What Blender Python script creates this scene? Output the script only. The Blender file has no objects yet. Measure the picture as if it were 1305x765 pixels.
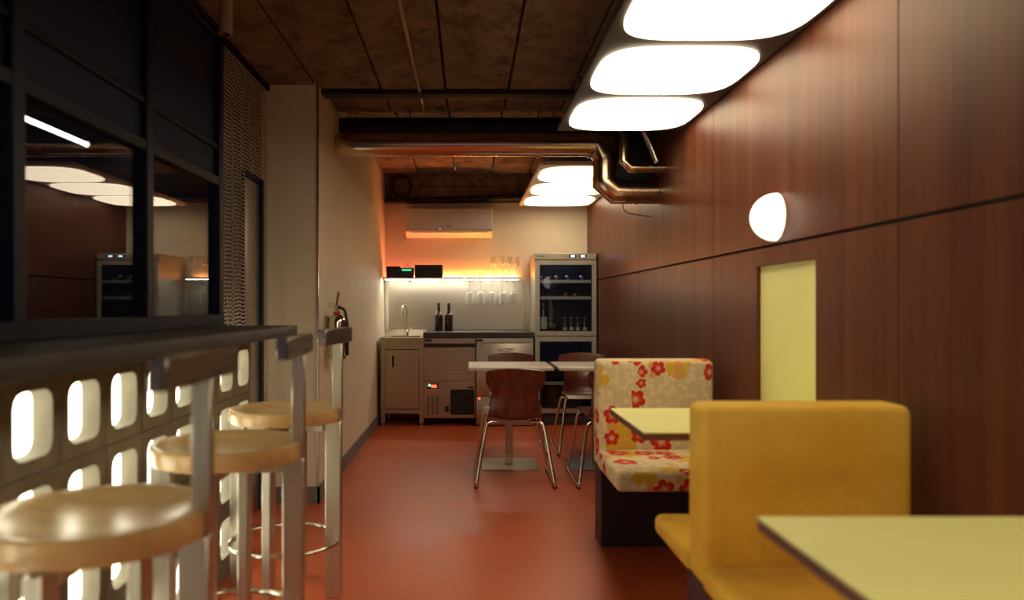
import bpy, bmesh, math, random
from mathutils import Vector, Matrix
random.seed(7)
sc = bpy.context.scene
COL = sc.collection
EYE = 1.13

# ---------------------------------------------------------------- camera, world, exposure
cam_d = bpy.data.cameras.new('camera'); cam = bpy.data.objects.new('camera', cam_d); COL.objects.link(cam)
cam.location = (0, 0, EYE); cam.rotation_euler = (math.radians(90), 0, 0)
cam_d.sensor_width = 36; cam_d.lens = 36 * 950 / 1305
cam_d.shift_x = 55.5 / 1305; cam_d.shift_y = 7.5 / 1305
cam_d.clip_start = .02
cam_d.dof.use_dof = True; cam_d.dof.focus_distance = 6.0; cam_d.dof.aperture_fstop = 1.7
sc.camera = cam
w = bpy.data.worlds.new('world'); sc.world = w; w.use_nodes = True
w.node_tree.nodes['Background'].inputs[0].default_value = (.15, .118, .175, 1)
w.node_tree.nodes['Background'].inputs[1].default_value = 1.0
sc.view_settings.view_transform = 'Standard'; sc.view_settings.look = 'None'
sc.view_settings.exposure = 0.68; sc.view_settings.gamma = 1
sc.view_settings.use_curve_mapping = False
sc.cycles.use_denoising = True
sc.cycles.max_bounces = 8
sc.cycles.sample_clamp_indirect = 6
LAMP = 3.7          # radiance of the ceiling diffusers
FILL_WARM = (1.0, .80, .50)

# ---------------------------------------------------------------- materials
MATS = {}
def nodes_of(name):
    m = bpy.data.materials.new(name); m.use_nodes = True
    nt = m.node_tree
    b = nt.nodes['Principled BSDF']
    MATS[name] = m
    return m, nt, b
def N(nt, typ, **kw):
    n = nt.nodes.new(typ)
    for k, v in kw.items():
        if k == 'ins':
            for kk, vv in v.items(): n.inputs[kk].default_value = vv
        else: setattr(n, k, v)
    return n
def L(nt, a, b): nt.links.new(a, b)
def c4(c): return (c[0], c[1], c[2], 1)
def coords(nt, scale=(1, 1, 1), out='Object'):
    t = N(nt, 'ShaderNodeTexCoord'); m = N(nt, 'ShaderNodeMapping')
    m.inputs['Scale'].default_value = scale
    L(nt, t.outputs[out], m.inputs['Vector']); return m.outputs['Vector']
def ramp(nt, fac, stops):
    r = N(nt, 'ShaderNodeValToRGB'); e = r.color_ramp.elements
    while len(e) < len(stops): e.new(.5)
    for i, (p, c) in enumerate(stops): e[i].position = p; e[i].color = c4(c)
    L(nt, fac, r.inputs[0]); return r.outputs[0]
def math_(nt, op, a, b=None, c=None):
    n = N(nt, 'ShaderNodeMath', operation=op)
    for i, v in enumerate((a, b, c)):
        if v is None: continue
        if isinstance(v, (int, float)): n.inputs[i].default_value = v
        else: L(nt, v, n.inputs[i])
    return n.outputs[0]
def mix(nt, fac, a, b):
    n = N(nt, 'ShaderNodeMix', data_type='RGBA')
    for i, v in ((0, fac), (6, a), (7, b)):
        if isinstance(v, (int, float)): n.inputs[i].default_value = v
        elif isinstance(v, tuple): n.inputs[i].default_value = c4(v)
        else: L(nt, v, n.inputs[i])
    return n.outputs[2]
def bump(nt, b, h, strength=.2, dist=.01):
    n = N(nt, 'ShaderNodeBump'); n.inputs['Strength'].default_value = strength; n.inputs['Distance'].default_value = dist
    L(nt, h, n.inputs['Height']); L(nt, n.outputs[0], b.inputs['Normal'])
def noise(nt, vec, scale=5, detail=4, rough=.55):
    n = N(nt, 'ShaderNodeTexNoise'); n.inputs['Scale'].default_value = scale; n.inputs['Detail'].default_value = detail
    n.inputs['Roughness'].default_value = rough
    L(nt, vec, n.inputs['Vector']); return n.outputs['Fac']

def plain(name, col, rough=.5, metal=0, var=.12, scale=8, coat=0, bumps=0, spec=.5):
    m, nt, b = nodes_of(name)
    f = noise(nt, coords(nt), scale, 5)
    lo = tuple(c * (1 - var) for c in col); hi = tuple(min(1, c * (1 + var)) for c in col)
    L(nt, ramp(nt, f, [(.3, lo), (.7, hi)]), b.inputs['Base Color'])
    b.inputs['Roughness'].default_value = rough; b.inputs['Metallic'].default_value = metal
    b.inputs['Coat Weight'].default_value = coat; b.inputs['Specular IOR Level'].default_value = spec
    if bumps: bump(nt, b, noise(nt, coords(nt), scale * 12, 3), bumps, .004)
    return m
def brushed(name, col, rough=.3, axis=2, amount=.25):
    m, nt, b = nodes_of(name)
    s = [160, 160, 160]; s[axis] = 3
    f = noise(nt, coords(nt, tuple(s)), 1, 3)
    L(nt, ramp(nt, f, [(.25, tuple(c * (1 - amount) for c in col)), (.75, col)]), b.inputs['Base Color'])
    b.inputs['Metallic'].default_value = 1
    L(nt, math_(nt, 'MULTIPLY_ADD', f, .12, rough - .06), b.inputs['Roughness'])
    return m
def wood(name, dark, light, axis=2, scale=14, rough=.35, coat=0, stretch=.06, spec=.5):
    m, nt, b = nodes_of(name)
    s = [1, 1, 1]; s[axis] = stretch
    v = coords(nt, tuple(s))
    f1 = noise(nt, v, scale, 6, .6); f2 = noise(nt, v, scale * 7, 3, .6)
    f = math_(nt, 'ADD', math_(nt, 'MULTIPLY', f1, .7), math_(nt, 'MULTIPLY', f2, .3))
    L(nt, ramp(nt, f, [(.32, dark), (.66, light)]), b.inputs['Base Color'])
    b.inputs['Roughness'].default_value = rough; b.inputs['Coat Weight'].default_value = coat; b.inputs['Coat Roughness'].default_value = .25
    b.inputs['Specular IOR Level'].default_value = spec
    if name == 'wall_veneer': b.inputs['Specular Tint'].default_value = (1, .62, .30, 1)
    bump(nt, b, f2, .05, .002)
    return m
def emit(name, col, strength):
    m, nt, b = nodes_of(name)
    b.inputs['Base Color'].default_value = c4(col); b.inputs['Emission Color'].default_value = c4(col)
    b.inputs['Emission Strength'].default_value = strength; b.inputs['Roughness'].default_value = .5
    return m
def glass(name, col=(1, 1, 1), ior=1.45, base=.0, rough=0.0, gain=1.0):
    """thin pane: clear straight through, mirror by Fresnel"""
    m, nt, b = nodes_of(name); nt.nodes.remove(b)
    t = N(nt, 'ShaderNodeBsdfTransparent'); t.inputs[0].default_value = c4(col)
    g = N(nt, 'ShaderNodeBsdfGlossy'); g.inputs['Roughness'].default_value = rough
    fr = N(nt, 'ShaderNodeFresnel'); ge = N(nt, 'ShaderNodeNewGeometry')
    L(nt, math_(nt, 'MULTIPLY_ADD', ge.outputs['Backfacing'], 1 / ior - ior, ior), fr.inputs[0])
    fac = math_(nt, 'ADD', math_(nt, 'MULTIPLY', fr.outputs[0], gain), base)
    mx = N(nt, 'ShaderNodeMixShader')
    L(nt, fac, mx.inputs[0]); L(nt, t.outputs[0], mx.inputs[1]); L(nt, g.outputs[0], mx.inputs[2])
    L(nt, mx.outputs[0], nt.nodes['Material Output'].inputs[0])
    return m

def floor_mat():
    m, nt, b = nodes_of('red_floor')
    v = coords(nt)
    f = noise(nt, v, 2.2, 8, .65); f2 = noise(nt, v, 38, 3)
    ff = math_(nt, 'ADD', math_(nt, 'MULTIPLY', f, .75), math_(nt, 'MULTIPLY', f2, .25))
    L(nt, ramp(nt, ff, [(.3, (.42, .074, .022)), (.55, (.54, .106, .030)), (.75, (.62, .155, .05))]), b.inputs['Base Color'])
    L(nt, math_(nt, 'MULTIPLY_ADD', f, .25, .24), b.inputs['Roughness'])
    bump(nt, b, f2, .06, .003)
    return m
def concrete_mat():
    m, nt, b = nodes_of('old_concrete')
    v = coords(nt)
    f = noise(nt, v, 3.5, 9, .7); sp = noise(nt, coords(nt, (1, .55, 1)), 9, 6, .75)
    base = ramp(nt, f, [(.3, (.10, .070, .050)), (.5, (.20, .145, .098)), (.72, (.31, .225, .15))])
    dirt = ramp(nt, sp, [(.38, (1, 1, 1)), (.50, (0, 0, 0))])
    n = N(nt, 'ShaderNodeRGBToBW'); L(nt, dirt, n.inputs[0])
    L(nt, mix(nt, math_(nt, 'MULTIPLY', n.outputs[0], .8), base, (.07, .04, .03)), b.inputs['Base Color'])
    b.inputs['Roughness'].default_value = .85
    bump(nt, b, math_(nt, 'ADD', f, sp), .5, .01)
    return m
def velvet_mat():
    m, nt, b = nodes_of('yellow_velvet')
    f = noise(nt, coords(nt), 3.2, 5, .6); f2 = noise(nt, coords(nt), 260, 2)
    L(nt, ramp(nt, f, [(.32, (.66, .34, .035)), (.5, (.80, .46, .045)), (.66, (.88, .56, .09))]), b.inputs['Base Color'])
    b.inputs['Roughness'].default_value = .85; b.inputs['Specular IOR Level'].default_value = .2
    b.inputs['Sheen Weight'].default_value = .35; b.inputs['Sheen Roughness'].default_value = .4
    b.inputs['Sheen Tint'].default_value = (1, .78, .25, 1)
    bump(nt, b, f2, .15, .002)
    return m
def flower_layer(nt, uv, scale, R0, keep, offset, petals=5, depth=.24, rnd=.75):
    """mask and radius of five-petalled flowers scattered over the cloth"""
    mp = N(nt, 'ShaderNodeMapping'); mp.inputs['Scale'].default_value = (scale,) * 3; mp.inputs['Location'].default_value = (offset, offset * 1.7, 0)
    L(nt, uv, mp.inputs[0])
    vo = N(nt, 'ShaderNodeTexVoronoi', voronoi_dimensions='2D'); vo.inputs['Scale'].default_value = 1; vo.inputs['Randomness'].default_value = rnd
    L(nt, mp.outputs[0], vo.inputs['Vector'])
    d = N(nt, 'ShaderNodeVectorMath', operation='SUBTRACT'); L(nt, mp.outputs[0], d.inputs[0]); L(nt, vo.outputs['Position'], d.inputs[1])
    sx = N(nt, 'ShaderNodeSeparateXYZ'); L(nt, d.outputs[0], sx.inputs[0])
    cx = N(nt, 'ShaderNodeSeparateColor'); L(nt, vo.outputs['Color'], cx.inputs[0])
    ang = math_(nt, 'ARCTAN2', sx.outputs[1], sx.outputs[0])
    th = math_(nt, 'ADD', math_(nt, 'MULTIPLY', ang, petals), math_(nt, 'MULTIPLY', cx.outputs[1], 6.28))
    R = math_(nt, 'MULTIPLY', math_(nt, 'MULTIPLY_ADD', math_(nt, 'POWER', math_(nt, 'ABSOLUTE', math_(nt, 'COSINE', math_(nt, 'MULTIPLY', th, .5))), .55), depth * 2, 1 - depth * 2), R0)
    R = math_(nt, 'MULTIPLY', R, math_(nt, 'MULTIPLY_ADD', cx.outputs[2], .45, .68))
    r = vo.outputs['Distance']
    mask = math_(nt, 'MULTIPLY', math_(nt, 'LESS_THAN', r, R), math_(nt, 'LESS_THAN', cx.outputs[0], keep))
    return mask, math_(nt, 'DIVIDE', r, R)
def floral_mat():
    m, nt, b = nodes_of('floral_cloth')
    uv = N(nt, 'ShaderNodeTexCoord').outputs['UV']
    base = (.66, .52, .29)
    m1, q1 = flower_layer(nt, uv, 31, .50, .72, 1.3)
    col = mix(nt, math_(nt, 'MULTIPLY', m1, .75), base, (.78, .66, .42))
    m0, q0 = flower_layer(nt, uv, 12.5, .52, .5, 4.1)
    col = mix(nt, math_(nt, 'MULTIPLY', m0, .6), col, mix(nt, q0, (.62, .44, .18), (.82, .70, .46)))
    m2, q2 = flower_layer(nt, uv, 7.6, .56, .33, 7.7, depth=.3)
    col = mix(nt, m2, col, (.68, .42, .04))
    m4, q4 = flower_layer(nt, uv, 16, .42, .18, 3.2)
    col = mix(nt, m4, col, (.70, .34, .10))
    m3, q3 = flower_layer(nt, uv, 9.0, .46, .27, 15.9, depth=.21)
    red = ramp(nt, q3, [(.15, (.78, .42, .22)), (.40, (.66, .13, .06)), (.6, (.56, .025, .015))])
    col = mix(nt, m3, col, red)
    m5, q5 = flower_layer(nt, uv, 13, .46, .14, 21.4, depth=.21)
    col = mix(nt, m5, col, ramp(nt, q5, [(.2, (.72, .3, .16)), (.5, (.52, .025, .015))]))
    L(nt, col, b.inputs['Base Color'])
    b.inputs['Roughness'].default_value = .8; b.inputs['Specular IOR Level'].default_value = .25
    bump(nt, b, noise(nt, coords(nt), 300, 2), .12, .002)
    return m
def wall_paint(name, col):
    return plain(name, col, .6, var=.04, scale=3, bumps=.06)

floor_mat(); concrete_mat(); velvet_mat(); floral_mat()
wood('wall_veneer', (.066, .019, .0115), (.155, .050, .025), 2, 15, .38, .0, .035, .22)
wood('stool_oak', (.50, .29, .10), (.74, .50, .21), 0, 9, .24, .3, .15)
wood('shell_wood', (.026, .006, .006), (.20, .048, .020), 2, 22, .3, .25, .2)
wood('brown_edge', (.10, .035, .02), (.17, .06, .035), 0, 20, .5)
wall_paint('cream_paint', (.80, .72, .56)); wall_paint('partition_paint', (.74, .68, .51))
wall_paint('dark_paint', (.045, .04, .055)); wall_paint('rear_paint', (.30, .26, .22))
plain('grey_base', (.16, .15, .145), .5); plain('black_gap', (.012, .010, .012), .7)
plain('yellow_laminate', (.84, .84, .33), .38, var=.03, scale=4)
plain('white_laminate', (.62, .55, .46), .35, var=.04)
plain('frame_black', (.003, .008, .026), .45, spec=.25); plain('infill_dark', (.013, .018, .060), .6, spec=.2, var=.2, scale=60); plain('black_plastic', (.012, .012, .014), .45)
plain('black_box', (.010, .009, .012), .6)
plain('block_grey', (.19, .17, .115), .75, var=.2, scale=14, bumps=.25)
plain('counter_top', (.052, .050, .043), .55, spec=.3, var=.2, scale=5)
plain('panel_shaded', (.06, .058, .056), .45); plain('panel_bounce_lit', (.85, .76, .60), .5)  # near frames coloured as shaded, far frame as lit by bounce
plain('spot_body', (.42, .31, .22), .5)
plain('ac_white', (.70, .66, .58), .4, var=.03); plain('white_plate', (.75, .68, .55), .4)
plain('bench_base', (.022, .012, .018), .5); plain('fridge_silver', (.52, .50, .41), .4, metal=.55, var=.05)
plain('brown_bottle', (.028, .010, .010), .12, coat=.4); plain('green_bottle', (.02, .035, .03), .1, coat=.5)
plain('cork_red', (.35, .10, .07), .45); plain('label_white', (.62, .60, .50), .6)
plain('red_plastic', (.45, .03, .02), .4); plain('foil', (.55, .50, .42), .25, metal=1, var=.3, scale=60)
brushed('stool_steel', (.62, .58, .48), .34, 2, .2); brushed('back_steel', (.34, .30, .27), .28, 1, .25)  # backrest steel darkened for the dark surroundings it reflects
brushed('kitchen_steel', (.50, .41, .285), .34, 0, .22); brushed('splash_steel', (.62, .58, .48), .38, 0, .12)
brushed('door_steel', (.62, .57, .48), .38, 0, .2)
brushed('duct_steel', (.66, .50, .34), .2, 0, .12); brushed('plate_steel', (.62, .58, .48), .30, 0, .15)
plain('chrome', (.72, .67, .58), .14, metal=1, var=.02); plain('corner_metal', (.35, .30, .26), .3, metal=1)
plain('chain_metal', (.62, .58, .47), .3, metal=.35, var=.1)
plain('fridge_inside', (.016, .020, .032), .35); plain('shelf_board', (.30, .22, .15), .5)
plain('duct_black', (.008, .007, .010), .5)
emit('lamp_white', (1, .83, .57), LAMP)
emit('lamp_far', (1, .83, .57), LAMP * .65)
emit('dome_white', (1, .90, .76), .95)
emit('block_glow', (1, .95, .74), 3.2)
emit('tube_white', (1, .90, .82), 3.5)
emit('led_white', (1, .90, .74), 26)
emit('led_blue', (.45, .70, 1), 3); emit('led_red', (1, .06, .02), 3.0); emit('led_green', (.1, 1, .45), 1.6)
emit('led_green_dim', (.05, .8, .38), .7)
emit('led_violet', (.55, .3, 1), 1.2); emit('cool_glow', (.35, .60, 1), 4)
def led_orange():
    m, nt, b = nodes_of('led_orange')
    s = N(nt, 'ShaderNodeSeparateXYZ'); L(nt, coords(nt), s.inputs[0])
    mr = N(nt, 'ShaderNodeMapRange'); mr.inputs[1].default_value = -.85; mr.inputs[2].default_value = .5
    L(nt, s.outputs[0], mr.inputs[0])
    c = ramp(nt, mr.outputs[0], [(0, (1, .13, .07)), (.35, (1, .22, .07)), (.75, (1, .38, .07)), (1, (1, .36, .09))])
    L(nt, c, b.inputs['Emission Color']); b.inputs['Emission Strength'].default_value = 85
    return m
led_orange()
glass('window_glass', (.80, .83, .88), 2.0, .0, 0, 1.0)
glass('fridge_glass', (.82, .88, .95), 1.5, 0)
def stem_glass_mat():
    m, nt, b = nodes_of('stem_glass'); nt.nodes.remove(b)
    t = N(nt, 'ShaderNodeBsdfTransparent'); t.inputs[0].default_value = (.93, .93, .92, 1)
    g = N(nt, 'ShaderNodeBsdfGlossy'); g.inputs['Roughness'].default_value = .05
    df = N(nt, 'ShaderNodeBsdfTranslucent'); df.inputs[0].default_value = (.9, .9, .88, 1); d2 = N(nt, 'ShaderNodeBsdfDiffuse'); d2.inputs[0].default_value = (.9, .9, .88, 1)
    m1 = N(nt, 'ShaderNodeMixShader'); L(nt, df.outputs[0], m1.inputs[1]); L(nt, d2.outputs[0], m1.inputs[2])
    m2 = N(nt, 'ShaderNodeMixShader'); L(nt, m1.outputs[0], m2.inputs[1]); L(nt, g.outputs[0], m2.inputs[2])
    lw = N(nt, 'ShaderNodeLayerWeight'); lw.inputs[0].default_value = .35
    mx = N(nt, 'ShaderNodeMixShader')
    L(nt, math_(nt, 'MULTIPLY_ADD', lw.outputs['Facing'], .75, .05), mx.inputs[0]); L(nt, t.outputs[0], mx.inputs[1]); L(nt, m2.outputs[0], mx.inputs[2])  # diffuse white mixed in toward the edges as painted bright outlines
    L(nt, mx.outputs[0], nt.nodes['Material Output'].inputs[0])
stem_glass_mat()

# ---------------------------------------------------------------- mesh helpers
def add_box(bm, x0, x1, y0, y1, z0, z1, bev=0, seg=2):
    vs = [bm.verts.new(p) for p in ((x0, y0, z0), (x1, y0, z0), (x1, y1, z0), (x0, y1, z0), (x0, y0, z1), (x1, y0, z1), (x1, y1, z1), (x0, y1, z1))]
    fs = [bm.faces.new([vs[i] for i in f]) for f in ((0, 3, 2, 1), (4, 5, 6, 7), (0, 1, 5, 4), (1, 2, 6, 5), (2, 3, 7, 6), (3, 0, 4, 7))]
    if bev:
        es = list({e for f in fs for e in f.edges})
        bmesh.ops.bevel(bm, geom=es, offset=bev, segments=seg, profile=.5, affect='EDGES', clamp_overlap=True)
    return bm
def box(*a, **k): return add_box(bmesh.new(), *a, **k)
def fillet(pts, r, n=6, closed=False):
    pts = [Vector(p) for p in pts]; out = []
    for i, p in enumerate(pts):
        if not closed and i in (0, len(pts) - 1): out.append(p); continue
        a = pts[i - 1]; b = pts[(i + 1) % len(pts)]
        da = (a - p); db = (b - p); rr = min(r, da.length * .49, db.length * .49)
        a1 = p + da.normalized() * rr; b1 = p + db.normalized() * rr
        for k in range(n + 1):
            t = k / n
            out.append(a1.lerp(p, t).lerp(p.lerp(b1, t), t))
    return out
def add_tube(bm, pts, r, seg=10, cap=True, rad=None):
    """round tube with mitred corners along a path"""
    pts = [Vector(p) for p in pts]; d = (pts[1] - pts[0]).normalized()
    up = Vector((0, 0, 1)) if abs(d.z) < .9 else Vector((1, 0, 0))
    u = d.cross(up).normalized(); v = d.cross(u)
    ring = [pts[0] + (u * math.cos(2 * math.pi * k / seg) + v * math.sin(2 * math.pi * k / seg)) * r for k in range(seg)]
    rings = [ring]
    for i in range(1, len(pts)):
        di = (pts[i] - pts[i - 1]).normalized()
        nn = di if i == len(pts) - 1 else (di + (pts[i + 1] - pts[i]).normalized()).normalized()
        ring = [q + di * ((pts[i] - q).dot(nn) / di.dot(nn)) for q in ring]
        rings.append(ring)
    if rad: rings = [[pts[i] + (q - pts[i]) * rad[i] for q in R] for i, R in enumerate(rings)]
    V = [[bm.verts.new(q) for q in R] for R in rings]
    for A, B in zip(V, V[1:]):
        for k in range(seg): bm.faces.new((A[k], A[(k + 1) % seg], B[(k + 1) % seg], B[k]))
    if cap: bm.faces.new(V[0][::-1]); bm.faces.new(V[-1])
    return bm
def tube(*a, **k): return add_tube(bmesh.new(), *a, **k)
def add_lathe(bm, prof, seg=24, o=(0, 0, 0), axis='z'):
    """prof: list of (radius, height)"""
    V = []
    def P(r, h, a):
        x, y = r * math.cos(a), r * math.sin(a)
        q = {'z': (x, y, h), 'x': (h, x, y), 'y': (x, h, y)}[axis]
        return (q[0] + o[0], q[1] + o[1], q[2] + o[2])
    for r, h in prof:
        if r < 1e-6: V.append([bm.verts.new(P(0, h, 0))])
        else: V.append([bm.verts.new(P(r, h, 2 * math.pi * k / seg)) for k in range(seg)])
    for A, B in zip(V, V[1:]):
        for k in range(seg):
            a, a2, b, b2 = A[k % len(A)], A[(k + 1) % len(A)], B[k % len(B)], B[(k + 1) % len(B)]
            f = [a, a2, b2, b]; g = []
            for q in f:
                if q not in g: g.append(q)
            if len(g) > 2: bm.faces.new(g)
    return bm
def lathe(*a, **k): return add_lathe(bmesh.new(), *a, **k)
def add_loop_prism(bm, loop, z0, z1, round_=0):
    """loop of (x, y) extruded in z"""
    A = [bm.verts.new((x, y, z0)) for x, y in loop]; B = [bm.verts.new((x, y, z1)) for x, y in loop]
    n = len(loop)
    f1 = bm.faces.new(A[::-1]); f2 = bm.faces.new(B)
    for k in range(n): bm.faces.new((A[k], A[(k + 1) % n], B[(k + 1) % n], B[k]))
    return bm
def squircle(a, b, e=4.2, n=48):
    out = []
    for k in range(n):
        t = 2 * math.pi * k / n; c, s = math.cos(t), math.sin(t)
        out.append((a * math.copysign(abs(c) ** (2 / e), c), b * math.copysign(abs(s) ** (2 / e), s)))
    return out
def rrect(w, h, r, n=4):
    out = []
    for cx, cy, a0 in ((w / 2 - r, h / 2 - r, 0), (-w / 2 + r, h / 2 - r, 90), (-w / 2 + r, -h / 2 + r, 180), (w / 2 - r, -h / 2 + r, 270)):
        for k in range(n):
            a = math.radians(a0 + 90 * k / (n - 1)); out.append((cx + r * math.cos(a), cy + r * math.sin(a)))
    return out
def obj(name, bm, mat, parent=None, smooth=40, uv=False):
    bmesh.ops.recalc_face_normals(bm, faces=bm.faces)
    me = bpy.data.meshes.new(name)
    if uv:
        lay = bm.loops.layers.uv.new('UVMap')
        for f in bm.faces:
            n = f.normal; ax = max(range(3), key=lambda i: abs(n[i]))
            for l in f.loops:
                c = l.vert.co
                l[lay].uv = {0: (c.y, c.z), 1: (c.x, c.z), 2: (c.x, c.y)}[ax]
    bm.to_mesh(me); bm.free()
    if smooth:
        for p in me.polygons: p.use_smooth = True
        me.set_sharp_from_angle(angle=math.radians(smooth))
    me.materials.append(MATS[mat])
    o = bpy.data.objects.new(name, me); COL.objects.link(o)
    if parent: o.parent = parent
    return o
def tag(o, label, cat, group=None, kind=None):
    if label: o['label'] = label
    if cat: o['category'] = cat
    if group: o['group'] = group
    if kind: o['kind'] = kind
    return o
def thing(name, label, cat, loc=(0, 0, 0), rz=0, group=None):
    o = bpy.data.objects.new(name, None); COL.objects.link(o)
    o.location = loc; o.rotation_euler = (0, 0, rz); o.empty_display_size = .05
    return tag(o, label, cat, group)
def struct(name, bm, mat, parent=None, smooth=40):
    o = obj(name, bm, mat, parent, smooth)
    if not parent: o['kind'] = 'structure'
    return o
def dup(root, loc, rz=0, label=None):
    def cp(o, par):
        c = o.copy(); COL.objects.link(c)
        if par: c.parent = par
        for ch in [x for x in bpy.data.objects if x.parent == o and x is not c]: cp(ch, c)
        return c
    kids = [x for x in bpy.data.objects if x.parent == root]
    r = root.copy(); COL.objects.link(r); r.location = loc; r.rotation_euler = (0, 0, rz)
    if label: r['label'] = label
    for k in kids: cp(k, r)
    return r

# ---------------------------------------------------------------- the room
XR, XL, YB, ZC, GX = 1.225, -.863, 7.70, 2.40, -1.155
struct('floor', box(-3.7, XR + .1, -3.1, YB + .1, -.06, 0), 'red_floor')
wb = struct('wall_back', box(-1.25, XR + .1, YB, YB + .1, 0, 2.19), 'cream_paint')
struct('trim_1', add_box(box(XL, XR, YB - .03, YB + .1, 2.19, 2.36), XL, XR, YB - .05, YB + .1, 2.365, 2.52), 'old_concrete')
struct('wall_front', add_box(box(-3.7, XR + .1, -3.1, -3.0, 0, .5), -3.7, XR + .1, -3.1, -3.0, 2.25, 2.5), 'rear_paint')  # unseen rear wall, opening added to let in purplish world fill
wl = struct('wall_left', box(-1.25, XL, 4.27, YB, 0, 2.55), 'partition_paint')
struct('trim_2', box(XL - .004, XL + .004, 4.262, 4.282, 0, 2.40), 'corner_metal')
struct('baseboard_left', add_box(box(XL - .001, XL + .012, 4.258, YB, 0, .095), -1.155, XL + .012, 4.258, 4.272, 0, .095), 'grey_base')
struct('wall_kitchen', box(-3.7, -3.6, -3.0, 4.27, 0, 2.5), 'dark_paint')  # kitchen walls coloured dark so the room still looks unlit
struct('wall_side', box(-3.6, -1.255, 4.27, 4.37, 0, 2.5), 'dark_paint')
struct('ceiling_kitchen_cover', box(-3.6, GX - .045, -3.0, 4.265, 2.375, 2.39), 'dark_paint')  # added dark sheet hiding the slabs that the tube would light
# wall of wood veneer panels
wr = struct('wall_right', box(XR + .018, XR + .1, -3.0, YB, 0, 2.55), 'black_gap')
ys = [-2.95, -1.09, .51, 2.124, 3.724, 5.318, 6.92, YB]
GZ = 1.374
for i, (a, b_) in enumerate(zip(ys, ys[1:])):
    g = .0022
    obj('wood_panel', box(XR, XR + .0178, a + g, b_ - g, GZ + .006, 2.55, bev=.0008, seg=1), 'wall_veneer', wr)
    if i == 3:
        bm = bmesh.new()
        for y0, y1, z0, z1 in ((a + g, 2.63, 0, GZ - .006), (3.165, b_ - g, 0, GZ - .006), (2.63, 3.165, 1.298, GZ - .006), (2.63, 3.165, 0, .66)):
            add_box(bm, XR, XR + .0178, y0, y1, z0, z1)
        obj('wood_panel', bm, 'wall_veneer', wr)
    else:
        obj('wood_panel', box(XR, XR + .0178, a + g, b_ - g, 0, GZ - .006, bev=.0008, seg=1), 'wall_veneer', wr)
tag(obj('wall_panel', box(XR + .0145, XR + .0178, 2.632, 3.163, .662, 1.296), 'yellow_laminate'),
    'pale yellow laminate panel recessed in the wood wall under the dome lamp', 'panel')
# concrete slab ceiling
ce = struct('ceiling', box(-3.7, XR + .1, -3.1, YB + .1, 2.60, 2.68), 'black_gap')
xs = [-3.47, -3.10, -2.73, -2.36, -1.99, -1.62, -1.25, -.88, -.51, -.135, .235, .605, .98, XR + .03]
for y0, y1, z in ((-3.05, 4.36, ZC), (4.47, 4.93, 2.415), (4.97, YB - .05, 2.485)):
    for a, b_ in zip(xs, xs[1:]):
        if b_ < -.9 and y0 > 4.3: continue
        dz = random.uniform(-.004, .004); a2 = max(a, XL) if y0 > 4.3 else a
        obj('concrete_slab', box(a2 + .006, b_ - .006, y0, y1, z + dz, 2.60, bev=.004, seg=1), 'old_concrete', ce)
obj('beam', box(XL, XR, 4.365, 4.465, 2.372, 2.599), 'duct_black', ce)

# glazed screen to the next room: window_1

wn = thing('window_1', None, None); wn['kind'] = 'structure'
mull = [-.41, .35, 1.11, 1.87, 2.64, 3.40]
bm = bmesh.new()
for y in mull: obj('mullion', box(GX - .03, GX + .03, y - .028, y + .028, 1.04, 2.395, bev=.004, seg=1), 'frame_black', wn)
for z0, z1, e in ((1.041, 1.092, .035), (1.675, 1.715, .026), (1.84, 1.862, .022), (2.335, 2.395, .03)):
    obj('rail', box(GX - e, GX + e, -.5, 3.42, z0, z1, bev=.003, seg=1), 'frame_black', wn)
for ya, yb in zip(mull, mull[1:]):
    for z0, z1 in ((1.092, 1.675), (1.715, 1.84), (1.862, 2.335)):
        if z0 < 1.2: obj('pane', box(GX - .003, GX + .003, ya + .027, yb - .027, z0, z1), 'window_glass', wn, 0)
        else: obj('infill_panel', box(GX - .006, GX + .006, ya + .027, yb - .027, z0, z1), 'infill_dark', wn, 0)
struct('wall_sill', box(GX - .04, GX + .03, -3.0, 3.43, 0, 1.035), 'dark_paint')
struct('wall_left_front', box(GX - .04, GX + .03, -3.0, -.5, 1.036, 2.395), 'dark_paint')

# steel door beside the chain curtain
struct('wall_door', add_box(add_box(box(GX - .10, GX - .03, 3.44, 3.855, 0, 2.395), GX - .10, GX - .03, 4.165, 4.268, 0, 2.395), GX - .10, GX - .03, 3.855, 4.165, 1.83, 2.395), 'dark_paint')
dr = thing('door_1', None, None); dr['kind'] = 'structure'
obj('door_leaf', box(GX - .03, GX - .004, 3.866, 4.13, 0.004, 1.80, bev=.002), 'door_steel', dr)
obj('door_frame', add_box(add_box(box(GX - .028, GX - .003, 3.850, 3.864, 0, 1.83), GX - .03, GX + .012, 4.134, 4.166, 0, 1.83), GX - .028, GX - .002, 3.864, 4.134, 1.805, 1.83), 'frame_black', dr)
# chain curtain
cc = thing('chain_curtain', 'shimmering metal chain curtain hanging between the window screen and pale partition', 'curtain', (GX, 3.85, 0))
obj('rail', box(-.018, .018, -.41, .417, 2.36, 2.392), 'frame_black', cc)
bm = bmesh.new()
y = -.402
k = 0
while y < .41:
    z = 2.355
    zmin = 1.835 if .0 < y < .325 else .02
    while z > zmin:
        s = .0062; t_ = (.0045, -.0045, .002)[k % 3]; wv = random.uniform(-.002, .002)
        c = Vector((wv, y, z)); p = [c + Vector(q) for q in ((.004, 0, 0), (0, s, t_), (-.004, 0, 0), (0, -s, -t_), (.001, 0, .0052), (.001, 0, -.0052))]
        v = [bm.verts.new(q) for q in p]
        for a, b_ in ((0, 1), (1, 2), (2, 3), (3, 0)): bm.faces.new((v[a], v[b_], v[4])); bm.faces.new((v[b_], v[a], v[5]))
        z -= random.uniform(.0185, .0205)
    y += .0125 if k % 3 else .0190; k += 1
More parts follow.
